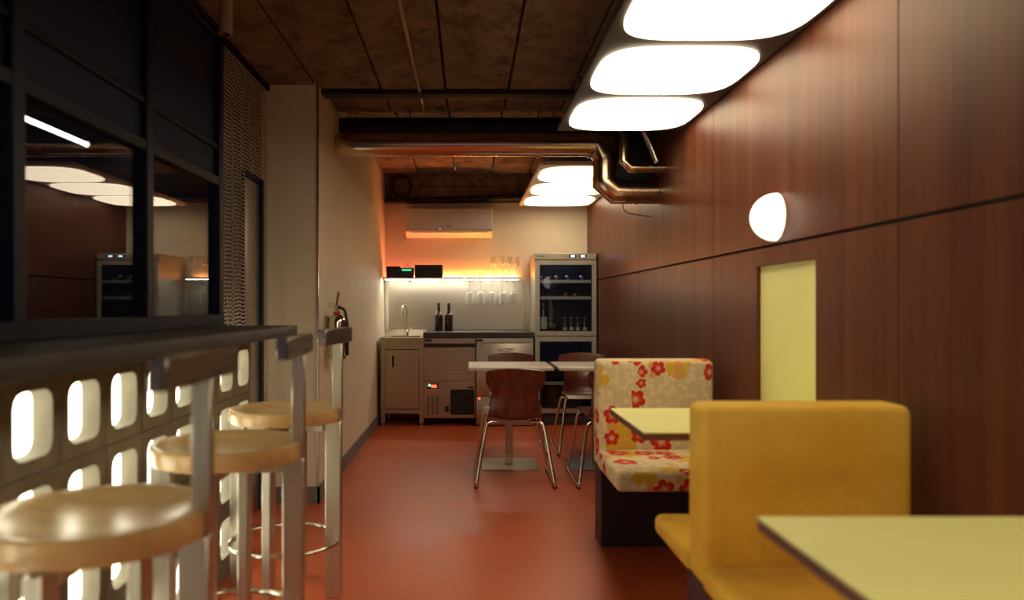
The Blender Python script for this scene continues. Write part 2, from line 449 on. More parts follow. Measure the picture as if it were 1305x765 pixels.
o = obj('chain_links', bm, 'chain_metal', cc, 0); o['kind'] = 'stuff'

# room behind the glass: a fluorescent tube
tl = thing('tube_light', 'glowing white fluorescent tube hanging in the dark room behind the glass', 'lamp', (-2.12, 3.72, 2.027))
obj('tube', tube([(0, -.42, 0), (0, .42, 0)], .014, 10), 'tube_white', tl)
for s in (-1, 1): obj('end_cap', tube([(0, s * .42, 0), (0, s * .455, 0)], .02, 10), 'white_plate', tl)
for s in (-.3, .3): obj('hanger', tube([(0, s, .01), (0, s, .348)], .004, 6), 'frame_black', tl)

# ---------------------------------------------------------------- ceiling light panels
def light_panel(loc, label, frame_mat, lamp_mat, n=3):
    t = thing('ceiling_light', label, 'ceiling light', loc, 0, 'long ceiling light panels over the booths')
    obj('housing', box(-.352, .352, -1.085, 1.085, .006, .035, bev=.003, seg=1), frame_mat, t)
    for i in range(n):
        bm = add_loop_prism(bmesh.new(), squircle(.320, .312, 3.7), -.004, .0055)
        d = obj('diffuser', bm, lamp_mat, t); d.location = (0, (i - 1) * .715, 0)
    for sx in (-.25, .25):
        for sy in (-.9, .9): obj('hanger', tube([(sx, sy, .034), (sx, sy, .262)], .006, 6), 'frame_black', t)
    return t
light_panel((.862, 3.185, 2.126), 'nearest ceiling light panel with three rounded glowing squares and shade-toned frame', 'panel_shaded', 'lamp_white')
light_panel((.862, 6.385, 2.126), 'far ceiling light panel, frame toned as lit by bounce, by the back wall beyond the ducts', 'panel_bounce_lit', 'lamp_far')
light_panel((.862, -.015, 2.126), 'ceiling light panel with shade-toned frame over the camera, out of the photo', 'panel_shaded', 'lamp_white')
for o in list(bpy.data.objects):
    if o.name == 'ceiling_light.001':
        for ch in o.children:
            if ch.name.startswith('hanger'): ch.scale = (1, 1, 1.37); ch.location.z = -.012

# dome lamp on the wall
dm = thing('wall_lamp', 'round white glowing dome lamp on the wood wall above the yellow panel', 'lamp', (XR, 2.95, 1.481))
prof = [(.095 * math.sin(a), -.010 - .096 * math.cos(a)) for a in [math.pi / 2 * i / 12 for i in range(13)]] + [(0, -.010)]
obj('glass_dome', lathe(prof, 32, axis='x'), 'dome_white', dm)
obj('base_ring', lathe([(0, -.010), (.080, -.010), (.080, -.0005), (0, -.0005)], 32, axis='x'), 'ac_white', dm)
# cylindrical ceiling spot (off)
sp = thing('ceiling_spotlight', 'small brown cylinder spotlight on the concrete ceiling beside the window screen', 'lamp', (-.885, 2.72, 2.12))
obj('body', lathe([(.018, 0), (.023, 0), (.024, .004), (.024, .27), (0, .27)], 20), 'spot_body', sp)
obj('lens', lathe([(0, .008), (.0175, .008), (.0175, .0), ], 16), 'black_gap', sp)
# conduit on ceiling
tag(obj('conduit', tube([(-.285, -2.9, 2.386), (-.285, 4.93, 2.386)], .009, 8), 'spot_body'), 'thin steel conduit pipe running along the concrete ceiling', 'pipe')
bm = bmesh.new()
# ---------------------------------------------------------------- ducts
DY = 4.85
dt = thing('ventilation_duct', 'round steel ventilation duct crossing below the ceiling and elbowing into the wood wall', 'duct', (0, DY, 0))
obj('straight_run', tube([(XL + .002, 0, 2.177), (.84, 0, 2.177)], .074, 28), 'duct_steel', dt)
obj('upper_elbow', tube([(.832, 0, 2.177), (.846, 0, 2.165), (.883, 0, 2.095), (.883, 0, 2.07)], .0755, 28, cap=False), 'duct_steel', dt)
obj('drop_pipe', tube([(.883, 0, 2.072), (.883, 0, 1.94)], .074, 28), 'duct_steel', dt)
obj('lower_elbow', tube([(.883, 0, 1.95), (.883, 0, 1.935), (.955, 0, 1.870), (1.02, 0, 1.868)], .0755, 28, cap=False), 'duct_steel', dt)
obj('wall_run', tube([(1.01, 0, 1.868), (XR - .003, 0, 1.868)], .074, 28), 'duct_steel', dt)
for x in (-.38, .455, .785): obj('clamp', tube([(x - .013, 0, 2.177), (x + .013, 0, 2.177)], .0825, 28), 'duct_steel', dt)
for z in (2.05, 1.96): obj('clamp', tube([(.883, 0, z - .006), (.883, 0, z + .006)], .0775, 28), 'duct_steel', dt)
obj('clamp', tube([(1.075, 0, 1.868), (1.09, 0, 1.868)], .0785, 28), 'duct_steel', dt)
for x in (-.38, .455): obj('hanger', tube([(x, 0, 2.25), (x, 0, 2.405)], .004, 6), 'frame_black', dt)
tag(obj('insulated_pipe', tube([(XL + .002, DY + .17, 2.328), (.965, DY + .17, 2.328)], .070, 20), 'duct_black'), 'black insulated pipe running just above the steel duct', 'pipe')
sd = thing('branch_pipe', 'slim steel pipe dropping in front of the duct elbows and turning to the wall', 'pipe', (0, 4.64, 0))
obj('drop_pipe', tube([(.965, 0, 2.37), (.965, 0, 2.035)], .026, 16), 'duct_steel', sd)
obj('elbow', tube([(.965, 0, 2.04), (.965, 0, 2.03), (1.01, 0, 1.988), (1.05, 0, 1.988)], .0275, 16), 'duct_steel', sd)
obj('wall_run', tube([(1.04, 0, 1.988), (XR - .003, 0, 1.988)], .026, 16), 'duct_steel', sd)
obj('clamp', tube([(.965, 0, 2.11), (.965, 0, 2.12)], .029, 16), 'duct_steel', sd)
pts = [Vector((.98 + .18 * t, 4.58, 2.31 - .30 * t + .06 * math.sin(t * math.pi))) for t in [i / 40 for i in range(41)]]
tag(obj('flexible_hose', tube(pts, .017, 10, rad=[1 + .22 * (i % 2) for i in range(41)]), 'foil'), 'crinkled foil hose curving down beside the duct elbows', 'hose')
vb = thing('filler_box', 'black box added to darken the wood wall behind the duct elbows', 'box', (XR, 4.86, 0))  # added to blacken the area behind the elbows and cover the far lamp
obj('casing', box(-.25, -.003, .095, .40, 1.93, 2.36, bev=.004), 'black_box', vb)
obj('cable', tube(fillet([(-.20, .088, 1.95), (-.20, .088, 1.75), (-.01, .088, 1.72)], .05), .003, 6), 'frame_black', vb)
# cable pipe and coil high on the back wall
tag(obj('cable_pipe', tube([(XL + .005, YB - .08, 2.20), (-.1, YB - .08, 2.215), (.75, YB - .08, 2.255)], .032, 12), 'duct_black'), 'dark cable pipe running along the top of the back wall', 'pipe')
bm = bmesh.new()
for q, (r, dx) in enumerate(((.100, 0), (.092, .012), (.106, -.006))):
    add_tube(bm, [(dx + r * math.cos(a), -.004 * q, r * math.sin(a)) for a in [2 * math.pi * i / 28 for i in range(29)]], .012, 8)
o = obj('cable_coil', bm, 'black_plastic'); o.location = (-.69, YB - .085, 2.352)
tag(o, 'coiled black cable hanging high in the corner of the back wall', 'cable')

# ---------------------------------------------------------------- bar: block partition, worktop, stools
bp = thing('block_partition', 'openwork partition of grey square blocks with rounded openings, lit from behind', 'partition', (-1.0, 3.426, 0))
S, HO, BD = .228, .156, .05
bm = bmesh.new()
hole = rrect(HO, HO, .034, 4)
outer = rrect(S - .005, S - .005, .003, 4)
rings = []
for loop, x in ((outer, -BD), (outer, 0), (hole, 0), (hole, -BD)):
    rings.append([bm.verts.new((x, p, q)) for p, q in loop])
for A, B in zip(rings, rings[1:] + rings[:1]):
    for k in range(16): bm.faces.new((A[k], A[(k + 1) % 16], B[(k + 1) % 16], B[k]))
blk = obj('block', bm, 'block_grey', bp)
first = True
for c in range(13):
    for r in range(4):
        o = blk if first else blk.copy()
        if not first: COL.objects.link(o)
        first = False
        o.location = (random.uniform(-.0008, .0008), -S * (c + .5), .970 - S * (r + .5))
obj('mortar', add_box(bmesh.new(), -BD, -.004, -S * 13, 0, 0, .0575), 'block_grey', bp)
obj('top_course', add_box(bmesh.new(), -BD, -.002, -S * 13, 0, .9705, .9945), 'block_grey', bp)
lb = tag(obj('light_panel', box(-1.085, -1.060, .5, 3.42, .02, .985), 'block_glow'), 'white backlit panel glowing through the openings of the block partition', 'light panel')
tag(obj('bar_worktop', box(-1.122, -.79, -.5, 3.44, .996, 1.04, bev=.003), 'counter_top'), 'long dark grey bar worktop over the block partition along the window', 'worktop')

def make_stool():
    t = thing('bar_stool', None, 'stool', (0, 0, 0), 0, 'bar stools along the worktop')
    prof = [(0, .712), (.06, .713), (.12, .718), (.165, .727), (.192, .735), (.208, .7355), (.2118, .733), (.2128, .727), (.2128, .691), (.2105, .685), (0, .684)]
    obj('seat', lathe(prof, 48), 'stool_oak', t)
    R0, R1, TW = .160, .221, .016
    obj('leg', box(R0, R1, -TW, TW, 0, .683, bev=.003, seg=1), 'stool_steel', t)
    obj('leg', box(-R1, -R0, -TW, TW, 0, .683, bev=.003, seg=1), 'stool_steel', t)
    obj('leg', box(-TW, TW, R0, R1, 0, .683, bev=.003, seg=1), 'stool_steel', t)
    obj('leg', box(-TW, TW, -R1, -R0, 0, .683, bev=.003, seg=1), 'stool_steel', t)
    obj('seat_frame', add_box(add_box(bmesh.new(), -.15, .15, -.012, .012, .643, .683), -.012, .012, -.15, .15, .644, .6825), 'stool_steel', t)
    pts = [(.208 * math.cos(a), .208 * math.sin(a), .217) for a in [2 * math.pi * i / 48 for i in range(49)]]
    obj('foot_ring', tube(pts, .009, 10, cap=False), 'chrome', t)
    obj('post', box(.186, .224, -.010, .010, .684, .985, bev=.002, seg=1), 'stool_steel', t)
    obj('backrest', box(.181, .215, -.195, .195, .984, 1.043, bev=.002, seg=1), 'back_steel', t)
    return t
st = make_stool()
st.location = (-.722, 1.45, 0); st['label'] = 'nearest round wooden bar stool, cut off by the left edge of the photo'
dup(st, (-.703, 2.18, 0), math.radians(2.3), 'middle bar stool with round wooden seat, between the nearest and the farthest stool')
dup(st, (-.712, 2.91, 0), math.radians(-5), 'farthest bar stool with round wooden seat, closest to the fire extinguisher')

# ---------------------------------------------------------------- booths
def booth(y_back0, y_back1, seats, mat, label, base, seat_z=(.365, .452), top=.872):
    t = thing('booth_bench', label, 'bench', (0, y_back0, 0))
    obj('backrest', box(.612, 1.165, 0, y_back1 - y_back0, seat_z[0] + .002, top, bev=.026, seg=4), mat, t, uv=True)
    for y0, y1 in seats:
        obj('seat', box(.608, 1.17, y0 - y_back0, y1 - y_back0, seat_z[0], seat_z[1], bev=.024, seg=4), mat, t, uv=True)
    obj('base', box(.622, 1.165, base[0] - y_back0, base[1] - y_back0, 0, seat_z[0] + .004), 'bench_base', t)
    obj('side_fixing', box(1.16, XR - .002, .02, y_back1 - y_back0 - .02, .2, seat_z[0]), 'bench_base', t)
    return t
booth(1.946, 2.085, [(1.53, 1.95), (2.081, 2.45)], 'yellow_velvet', 'yellow velvet back-to-back booth bench behind the nearest table', (1.90, 2.12), (.385, .452), .868)
booth(3.53, 3.66, [(3.06, 3.534)], 'floral_cloth', 'booth bench upholstered in cream cloth with red and yellow flowers', (3.49, 3.658), (.362, .452), .874)

def pedestal(t, cx, cy, top_z):
    obj('pedestal', box(cx - .025, cx + .025, cy - .025, cy + .025, .008, top_z, bev=.003, seg=1), 'kitchen_steel', t)
    obj('base_plate', box(cx - .195, cx + .195, cy - .2, cy + .2, 0, .008, bev=.003, seg=1), 'plate_steel', t)
def booth_table(y0, y1, label, x0=.58):
    t = thing('booth_table', label, 'table', (.9, (y0 + y1) / 2, 0), 0, 'yellow booth tables')
    hy = (y1 - y0) / 2
    obj('tabletop', box(x0 - .9, XR - .903, -hy, hy, .706, .712, bev=.0015, seg=1), 'yellow_laminate', t)
    obj('edge_band', box(x0 - .9, XR - .903, -hy, hy, .684, .7055, bev=.0015, seg=1), 'brown_edge', t)
    obj('wall_cleat', box(XR - .94, XR - .903, -hy + .03, hy - .03, .62, .6835), 'brown_edge', t)
    return t
booth_table(2.466, 3.05, 'small yellow laminate table between the yellow bench and floral bench')
booth_table(.86, 1.48, 'nearest yellow laminate table with brown edge, lower right corner of the photo', .573)

# ---------------------------------------------------------------- dining tables and shell chairs
def dining_table(x0, x1, label):
    t = thing('dining_table', label, 'table', ((x0 + x1) / 2, 5.305, 0), 0, 'pale square dining tables')
    h = (x1 - x0) / 2
    obj('tabletop', box(-h, h, -.285, .285, .692, .712, bev=.003), 'white_laminate', t)
    pedestal(t, 0, 0, .692)
    return t
dining_table(0.0, .578, 'pale square table standing clear of the wall before the steel fridges')
dining_table(.612, 1.195, 'pale square table against the wood wall, right of the other')

def make_chair():
    t = thing('shell_chair', None, 'chair', (0, 0, 0), 0, 'brown plywood shell chairs at the dining tables')
    # centre line (forward distance d along +Y, z), half width, side curl
    st_ = [(.425, .425, .17, 0), (.40, .442, .185, 0), (.33, .448, .190, .004), (.22, .436, .190, .010), (.12, .420, .182, .016), (.055, .410, .176, .022),
           (.018, .415, .172, .026), (-.002, .44, .168, .030), (-.012, .49, .158, .034), (-.018, .54, .148, .036), (-.026, .58, .147, .038), (-.040, .615, .168, .040),
           (-.056, .65, .183, .042), (-.078, .70, .188, .043), (-.094, .735, .184, .043), (-.098, .745, .172, .043)]
    nu = 12; th = .011
    P = []
    for i, (d, z, hw, curl) in enumerate(st_):
        a = st_[max(0, i - 1)]; b_ = st_[min(len(st_) - 1, i + 1)]
        tan = Vector((0, b_[0] - a[0], b_[1] - a[1])).normalized(); nor = Vector((0, tan.z, -tan.y))   # points to the sitter's side
        if nor.z < 0 and i < 6: nor = -nor
        row = []
        for k in range(nu + 1):
            u = -1 + 2 * k / nu
            row.append((Vector((u * hw, d, z - max(0, z - .62) * .22 * u * u)) + nor * (curl * u * u) * (1, .65)[z > .6], nor))
        P.append(row)
    bm = bmesh.new()
    A = [[bm.verts.new(p + n * th / 2) for p, n in r] for r in P]; B = [[bm.verts.new(p - n * th / 2) for p, n in r] for r in P]
    m_, n_ = len(P), nu + 1
    for i in range(m_ - 1):
        for k in range(nu):
            bm.faces.new((A[i][k], A[i][k + 1], A[i + 1][k + 1], A[i + 1][k])); bm.faces.new((B[i][k], B[i + 1][k], B[i + 1][k + 1], B[i][k + 1]))
    for i in range(m_ - 1):
        bm.faces.new((A[i][0], A[i + 1][0], B[i + 1][0], B[i][0])); bm.faces.new((A[i][nu], B[i][nu], B[i + 1][nu], A[i + 1][nu]))
    for k in range(nu):
        bm.faces.new((A[0][k], B[0][k], B[0][k + 1], A[0][k + 1])); bm.faces.new((A[-1][k], A[-1][k + 1], B[-1][k + 1], B[-1][k]))
    obj('shell', bm, 'shell_wood', t, 60)
    for s in (-1, 1):
        pts = fillet([(s * .10, .05, .397), (s * .178, .03, .397), (s * .245, -.075, .012), (s * .245, .46, .012), (s * .185, .36, .425), (s * .10, .36, .428)], .035, 6)
        obj('leg', tube(pts, .0105, 10), 'chrome', t)
        obj('foot_cap', box(s * .245 - .012, s * .245 + .012, -.06, -.02, 0, .016, bev=.003, seg=1), 'black_plastic', t)
        obj('foot_cap', box(s * .245 - .012, s * .245 + .012, .40, .44, 0, .016, bev=.003, seg=1), 'black_plastic', t)
    obj('cross_bar', tube([(-.17, .36, .428), (.17, .36, .428)], .0105, 10), 'chrome', t)
    return t
ch = make_chair()
ch.location = (.292, 4.665, 0); ch['label'] = 'brown shell chair seen from behind at the near side of the left dining table'
dup(ch, (.345, 6.04, 0), math.pi, 'brown shell chair facing the camera across the left dining table')
dup(ch, (.925, 6.04, 0), math.pi, 'brown shell chair facing the camera across the right dining table')
dup(ch, (.925, 4.655, 0), 0, 'brown shell chair mostly hidden behind the floral bench')

# ---------------------------------------------------------------- fire extinguisher
fe = thing('fire_extinguisher', 'chrome fire extinguisher hung on the pale left partition', 'fire extinguisher', (-.795, 4.50, .81))
obj('cylinder', lathe([(0, 0), (.05, 0), (.055, .006), (.056, .02), (.056, .225), (.050, .247), (.03, .262), (.018, .268), (.018, .275), (0, .275)], 28), 'chrome', fe)
obj('collar', lathe([(.021, .268), (.021, .285), (0, .285)], 16), 'red_plastic', fe)
obj('valve', lathe([(.013, .284), (.013, .31), (.018, .312), (.018, .325), (0, .325)], 14), 'chrome', fe)
obj('lever', add_tube(tube([(0, 0, .325), (.004, -.02, .345), (.02, -.05, .40)], .007, 8), [(0, 0, .318), (.03, -.05, .325)], .006, 8), 'corner_metal', fe)
obj('pin_ring', tube([(-.035 + .016 * math.cos(a), 0, .325 + .016 * math.sin(a)) for a in [2 * math.pi * i / 16 for i in range(17)]], .002, 6, cap=False), 'chrome', fe)
obj('hose', tube(fillet([(0, .015, .315), (.045, .02, .30), (.062, .02, .20), (.062, .02, .02)], .03), .009, 8), 'black_plastic', fe)
obj('wall_bracket', box(-.067, -.05, -.03, .03, .18, .26), 'corner_metal', fe)

# ---------------------------------------------------------------- kitchen along the back wall
FY = 7.0
sk = thing('sink_cabinet', 'narrow stainless steel sink cabinet in the left corner of the back wall', 'cabinet', (-.622, FY, 0))
for sx in (-1, 1):
    for y in (0, .50): obj('leg', box(sx * .181 - .02, sx * .181 + .02, y, y + .04, .03, .806), 'kitchen_steel', sk)
    for y in (.02, .52): obj('foot', lathe([(0, 0), (.018, 0), (.018, .012), (.010, .016), (.010, .03), (0, .03)], 12, (sx * .181, y, 0)), 'chrome', sk)
obj('body', add_box(add_box(box(-.166, .166, .012, .53, .12, .806), -.166, .166, .002, .012, .12, .155), -.166, .166, .002, .012, .725, .806), 'kitchen_steel', sk)
obj('door_gap', box(-.166, .166, .008, .0118, .1555, .7245), 'black_gap', sk)
dd = obj('door', box(-.158, .158, -.004, .0075, .161, .718, bev=.002, seg=1), 'kitchen_steel', sk)
obj('handle', add_box(add_box(add_box(box(-.105, -.098, -.010, -.006, .545, .67), -.072, -.065, -.010, -.006, .545, .67), -.098, -.072, -.010, -.006, .663, .67), -.098, -.072, -.010, -.006, .545, .552), 'chrome', dd)
obj('handle_recess', box(-.098, -.072, -.0075, -.006, .552, .663), 'black_gap', dd)
bm = bmesh.new()
for x0, x1, y0, y1 in ((-.209, .198, -.01, .10), (-.209, .198, .45, .64), (-.209, -.15, .10, .45), (.15, .198, .10, .45)): add_box(bm, x0, x1, y0, y1, .806, .83)
add_box(bm, -.15, .15, .10, .45, .7, .705)
obj('sink_top', bm, 'kitchen_steel', sk)
obj('upstand', box(-.15, .195, .64, .655, .806, .885), 'ac_white', sk)  # steel part coloured white for its bright reflection
fc = thing('tap', 'slim chrome tap standing on the sink cabinet', 'tap', (-.625, 7.52, .83))
obj('base', lathe([(0, 0), (.022, 0), (.022, .05), (.014, .06), (0, .06)], 14), 'chrome', fc)
pts = [(0, 0, .05), (0, 0, .25)] + [(-.02 * (1 - math.cos(a)), -.05 * (1 - math.cos(a)), .25 + .055 * math.sin(a)) for a in [math.pi * i / 10 for i in range(1, 11)]] + [(-.04, -.1, .20)]
obj('spout', tube(pts, .010, 10), 'chrome', fc)
obj('lever', tube([(.018, 0, .05), (.06, -.01, .075)], .006, 8), 'chrome', fc)
tag(obj('kitchen_worktop', box(-.425, .612, FY - .012, YB - .025, .832, .882, bev=.002, seg=1), 'counter_top'), 'dark-edged kitchen worktop over the ice machine and undercounter fridge', 'worktop')
# ice machine
im = thing('ice_machine', 'stainless ice machine with red display and black grille under the worktop', 'ice machine', (-.178, FY, 0))
obj('body', box(-.240, .242, .012, .56, .075, .828), 'kitchen_steel', im)
obj('top_strip', box(-.240, .242, -.004, .012, .775, .826, bev=.002, seg=1), 'kitchen_steel', im)
obj('badge', box(-.232, -.165, -.007, -.004, .795, .817), 'black_plastic', im)
obj('handle_recess', box(-.238, .240, .0, .012, .740, .775), 'black_gap', im)
obj('upper_door', box(-.240, .242, -.004, .012, .425, .740, bev=.002, seg=1), 'kitchen_steel', im)
obj('lower_panel', box(-.240, .242, -.004, .012, .088, .420, bev=.002, seg=1), 'kitchen_steel', im)
dp = obj('display', box(-.208, -.105, -.007, -.004, .352, .400), 'black_plastic', im)
obj('red_digits', box(-.172, -.120, -.0085, -.007, .362, .388), 'led_red', dp)
obj('green_lamp', lathe([(0, -.010), (.012, -.010), (.012, -.007)], 12, (-.188, 0, .385), axis='y'), 'led_green', dp)
for x in (-.2, -.165, -.13, -.115): obj('button', box(x - .005, x + .005, -.007, -.004, .338, .345), 'white_plate', im)
for i in range(3):
    bm = bmesh.new()
    for z in range(17): add_box(bm, -.213 + i * .043, -.186 + i * .043, -.0045, -.0035, .108 + z * .0108, .113 + z * .0108)
    obj('vent_slots', bm, 'black_gap', im)
bm = box(.008, .232, -.007, -.004, .108, .345)
gr = obj('grille', bm, 'black_plastic', im)
bm = bmesh.new()
for z in range(15): add_box(bm, .012, .228, -.010, -.007, .115 + z * .015, .121 + z * .015)
obj('slats', bm, 'black_box', gr)
obj('switch', box(-.044, -.006, -.007, -.004, .135, .19), 'black_plastic', im)
obj('label_plate', box(.172, .226, -.006, -.004, .356, .372), 'black_plastic', im)
for sx in (-.19, .19):
    for y in (.05, .5): obj('foot', tube([(sx, y, 0), (sx, y, .076)], .008, 8), 'black_plastic', im)
# undercounter fridge
uf = thing('undercounter_fridge', 'stainless undercounter fridge behind the left dining table', 'fridge', (.341, FY, 0))
obj('body', box(-.268, .268, .012, .58, .01, .828), 'kitchen_steel', uf)
obj('top_strip', box(-.268, .268, -.004, .012, .785, .826, bev=.002, seg=1), 'splash_steel', uf)
obj('badge', box(-.262, -.205, -.007, -.004, .795, .817), 'black_plastic', uf)
d1 = obj('door', box(-.268, .268, -.010, .012, .285, .778, bev=.004), 'door_steel', uf)
pts = [(.015 + .075 * math.cos(a), -.03, .735 - .022 * math.sin(a)) for a in [math.pi * i / 12 for i in range(13)]]
obj('handle', add_box(tube(pts, .006, 8), -.06, .09, -.03, -.010, .728, .735), 'white_plate', d1)
d2 = obj('drawer', box(-.268, .268, -.010, .012, .035, .278, bev=.004), 'door_steel', uf)
obj('lock', lathe([(0, -.016), (.01, -.016), (.01, -.010)], 10, (-.24, 0, .262), axis='y'), 'led_red', d2)
# splashback and shelf
sb = thing('splashback', 'brushed steel splashback sheet behind the sink and kitchen worktop', 'splashback', (-.1, YB, 0))
obj('sheet', box(-.745, .68, -.012, -.002, .885, 1.392), 'splash_steel', sb)
obj('edge_profile', box(-.752, -.722, -.024, -.012, .885, 1.392), 'ac_white', sb)
obj('edge_profile', box(.655, .682, -.024, -.012, .885, 1.392), 'splash_steel', sb)
sh = thing('wall_shelf', 'long shelf on the back wall with white light strip below and orange light behind', 'shelf', (0, YB, 1.40))
obj('board', box(XL + .01, .52, -.30, -.003, -.002, .014, bev=.002, seg=1), 'shelf_board', sh)
obj('light_strip', box(XL + .03, .50, -.272, -.238, -.008, -.002), 'led_white', sh)
obj('orange_light_strip', box(XL + .03, .50, -.022, -.010, .014, .022), 'led_orange', sh)
for x in (-.6, -.27, .06, .40): obj('bracket', box(x - .004, x + .004, -.25, -.004, -.03, -.002), 'splash_steel', sh)
for x in (.07, .18, .29, .40): obj('glass_rail', box(x - .031, x - .027, -.24, -.06, -.018, -.008), 'chrome', sh)
obj('glass_rail', box(.51 - .031, .51 - .027, -.24, -.06, -.018, -.008), 'chrome', sh)
# glasses hanging under the shelf
def stem_prof(h, rb, rf, bowl):
    return [(0, 0), (rf, .001), (rf, .003), (.006, .008), (.0035, .02), (.0035, h - bowl - .01), (.008, h - bowl), (rb * .85, h - bowl + .012), (rb * 1.05, h - bowl + .030), (rb * .9, h), (rb * .86, h), (rb * .99, h - bowl + .030), (0, h - bowl + .006)]
gl0 = obj('stem_glass', lathe([(r, -h) for r, h in stem_prof(.235, .040, .033, .135)], 20), 'stem_glass')
lab = 'upside-down stem glass hanging under the shelf, %s in the row of five'
ords = ('first from the left', 'second from the left', 'third from the left', 'fourth from the left', 'fifth, rightmost')
for i, x in enumerate((.012, .125, .235, .348, .455)):
    o = gl0 if i == 0 else gl0.copy()
    if i: COL.objects.link(o)
    o.location = (x, YB - .15, 1.3815)
    tag(o, lab % ords[i], 'glass', 'stem glasses hanging under the shelf')
# glasses standing on the shelf
g1 = obj('wine_glass', lathe(stem_prof(.215, .030, .030, .10), 18), 'stem_glass')
for i, x in enumerate((.255, .345, .415, .485)):
    o = g1 if i == 0 else g1.copy()
    if i: COL.objects.link(o)
    o.location = (x, YB - .19, 1.4142)
    tag(o, 'slim stem glass standing on the shelf, ' + ('leftmost of four', 'second from left of four', 'third from left of four', 'rightmost of four')[i], 'glass', 'stem glasses standing on the shelf')
g2 = obj('votive_glass', lathe([(0, 0), (.022, 0), (.028, .05), (.026, .05), (.021, .006), (0, .006)], 14), 'stem_glass')
for i, x in enumerate((-.035, .048, .128)):
    o = g2 if i == 0 else g2.copy()
    if i: COL.objects.link(o)
    o.location = (x, YB - .15, 1.4142)
    tag(o, 'tiny tumbler glowing orange on the middle of the shelf, ' + ('left one', 'centre one', 'right one')[i], 'glass', 'tiny tumblers on the shelf')
# stereo on the shelf
sp1 = thing('speaker', 'small black speaker at the left end of the shelf', 'speaker', (-.752, YB - .21, 1.4142))
obj('cabinet', box(-.068, .068, -.06, .06, 0, .112, bev=.008), 'black_plastic', sp1)
obj('front_cloth', box(-.060, .060, -.064, -.0605, .008, .104), 'black_box', sp1)
rd = thing('radio', 'small black radio with green lit display on the shelf', 'radio', (-.615, YB - .21, 1.4142))
obj('cabinet', box(-.066, .066, -.06, .06, 0, .095, bev=.006), 'black_plastic', rd)
obj('display', box(-.048, .046, -.063, -.0605, .066, .082), 'led_green_dim', rd)
obj('antenna', tube(fillet([(-.03, 0, .095), (-.02, 0, .12), (.01, 0, .125), (.03, 0, .095)], .02), .002, 6), 'black_plastic', rd)
sp2 = thing('speaker', 'larger black speaker box on the shelf, right of the radio', 'speaker', (-.397, YB - .21, 1.4142))
obj('cabinet', box(-.139, .139, -.06, .06, 0, .126, bev=.006), 'black_plastic', sp2)
obj('front_cloth', box(-.130, .130, -.064, -.0605, .008, .118), 'black_box', sp2)
# dark bottles on worktop
bt = thing('soap_bottle', 'dark brown bottle with black cap on the worktop, left of the pair', 'bottle', (-.292, 7.32, .8822), 0, 'dark bottles on the kitchen worktop')
obj('body', lathe([(0, 0), (.036, 0), (.040, .005), (.040, .150), (.034, .172), (.016, .190), (.014, .222), (0, .222)], 20), 'brown_bottle', bt)
obj('cap', lathe([(.017, .218), (.017, .236), (.013, .240), (.013, .258), (.016, .262), (.011, .276), (0, .276)], 14), 'black_plastic', bt)
obj('shoulder_label', lathe([(.0345, .171), (.0365, .163)], 20), 'white_plate', bt)
dup(bt, (-.193, 7.32, .8822), 0, 'dark brown bottle with black cap on the worktop, right of the pair')
# air conditioner
ac = thing('air_conditioner', 'white wall air conditioner high on the back wall above the shelf', 'air conditioner', (-.195, YB, 1.83))
obj('body', box(-.438, .438, -.195, -.003, .063, .285, bev=.014, seg=3), 'ac_white', ac)
bm = bmesh.new()
V = [[bm.verts.new((x, y, z)) for y, z in ((-.193, .062), (-.186, .05), (-.115, .004), (-.10, 0), (-.004, 0), (-.004, .062))] for x in (-.436, .436)]
bm.faces.new(V[0]); bm.faces.new(V[1][::-1])
for k in range(6): bm.faces.new((V[0][k], V[1][k], V[1][(k + 1) % 6], V[0][(k + 1) % 6]))
obj('lower_body', bm, 'ac_white', ac, 20)
fl = obj('flap', box(-.395, .395, -.036, .036, -.003, .003, bev=.002, seg=1), 'ac_white', ac); fl.location = (0, -.1525, .024); fl.rotation_euler = (-math.atan2(.046, .071), 0, 0)
obj('seam', box(-.436, .436, -.1962, -.19, .066, .069), 'grey_base', ac)
obj('badge', box(-.03, .03, -.1965, -.194, .10, .106), 'grey_base', ac)
obj('status_light', box(-.10, -.085, -.1965, -.194, .070, .078), 'led_violet', ac)

# ---------------------------------------------------------------- two-door wine fridge
WX0, WX1, WY = .632, 1.212, 7.06
WC = (WX0 + WX1) / 2; HWd = (WX1 - WX0) / 2
wf = thing('wine_fridge', 'tall silver two-door wine fridge with blue displays in the right corner', 'fridge', (WC, WY, 0))
bm = bmesh.new()
add_box(bm, -HWd, -HWd + .03, .03, .60, 0, 1.628); add_box(bm, HWd - .03, HWd, .03, .60, 0, 1.628)
add_box(bm, -HWd + .03, HWd - .03, .57, .60, 0, 1.628); add_box(bm, -HWd + .03, HWd - .03, .03, .57, 1.56, 1.628)
add_box(bm, -HWd + .03, HWd - .03, .03, .57, .83, .86); add_box(bm, -HWd + .03, HWd - .03, .03, .57, 0, .1)
obj('cabinet', bm, 'fridge_silver', wf)
bm = bmesh.new()
for z0, z1 in ((.862, 1.558), (.102, .828)):
    add_box(bm, -HWd + .031, -HWd + .036, .034, .565, z0, z1); add_box(bm, HWd - .036, HWd - .031, .034, .565, z0, z1)
    add_box(bm, -HWd + .036, HWd - .036, .56, .565, z0, z1); add_box(bm, -HWd + .036, HWd - .036, .034, .56, z1 - .005, z1)
obj('lining', bm, 'fridge_inside', wf)
cp = obj('control_strip', box(-HWd, HWd, 0, .03, 1.570, 1.628, bev=.003, seg=1), 'fridge_silver', wf)
for x in (.065, .16):
    dsp = obj('display', box(x - .036, x + .036, -.003, 0, 1.588, 1.614), 'black_plastic', cp)
    obj('digits', box(x - .018, x + .018, -.0045, -.003, 1.592, 1.610), 'led_blue', cp)
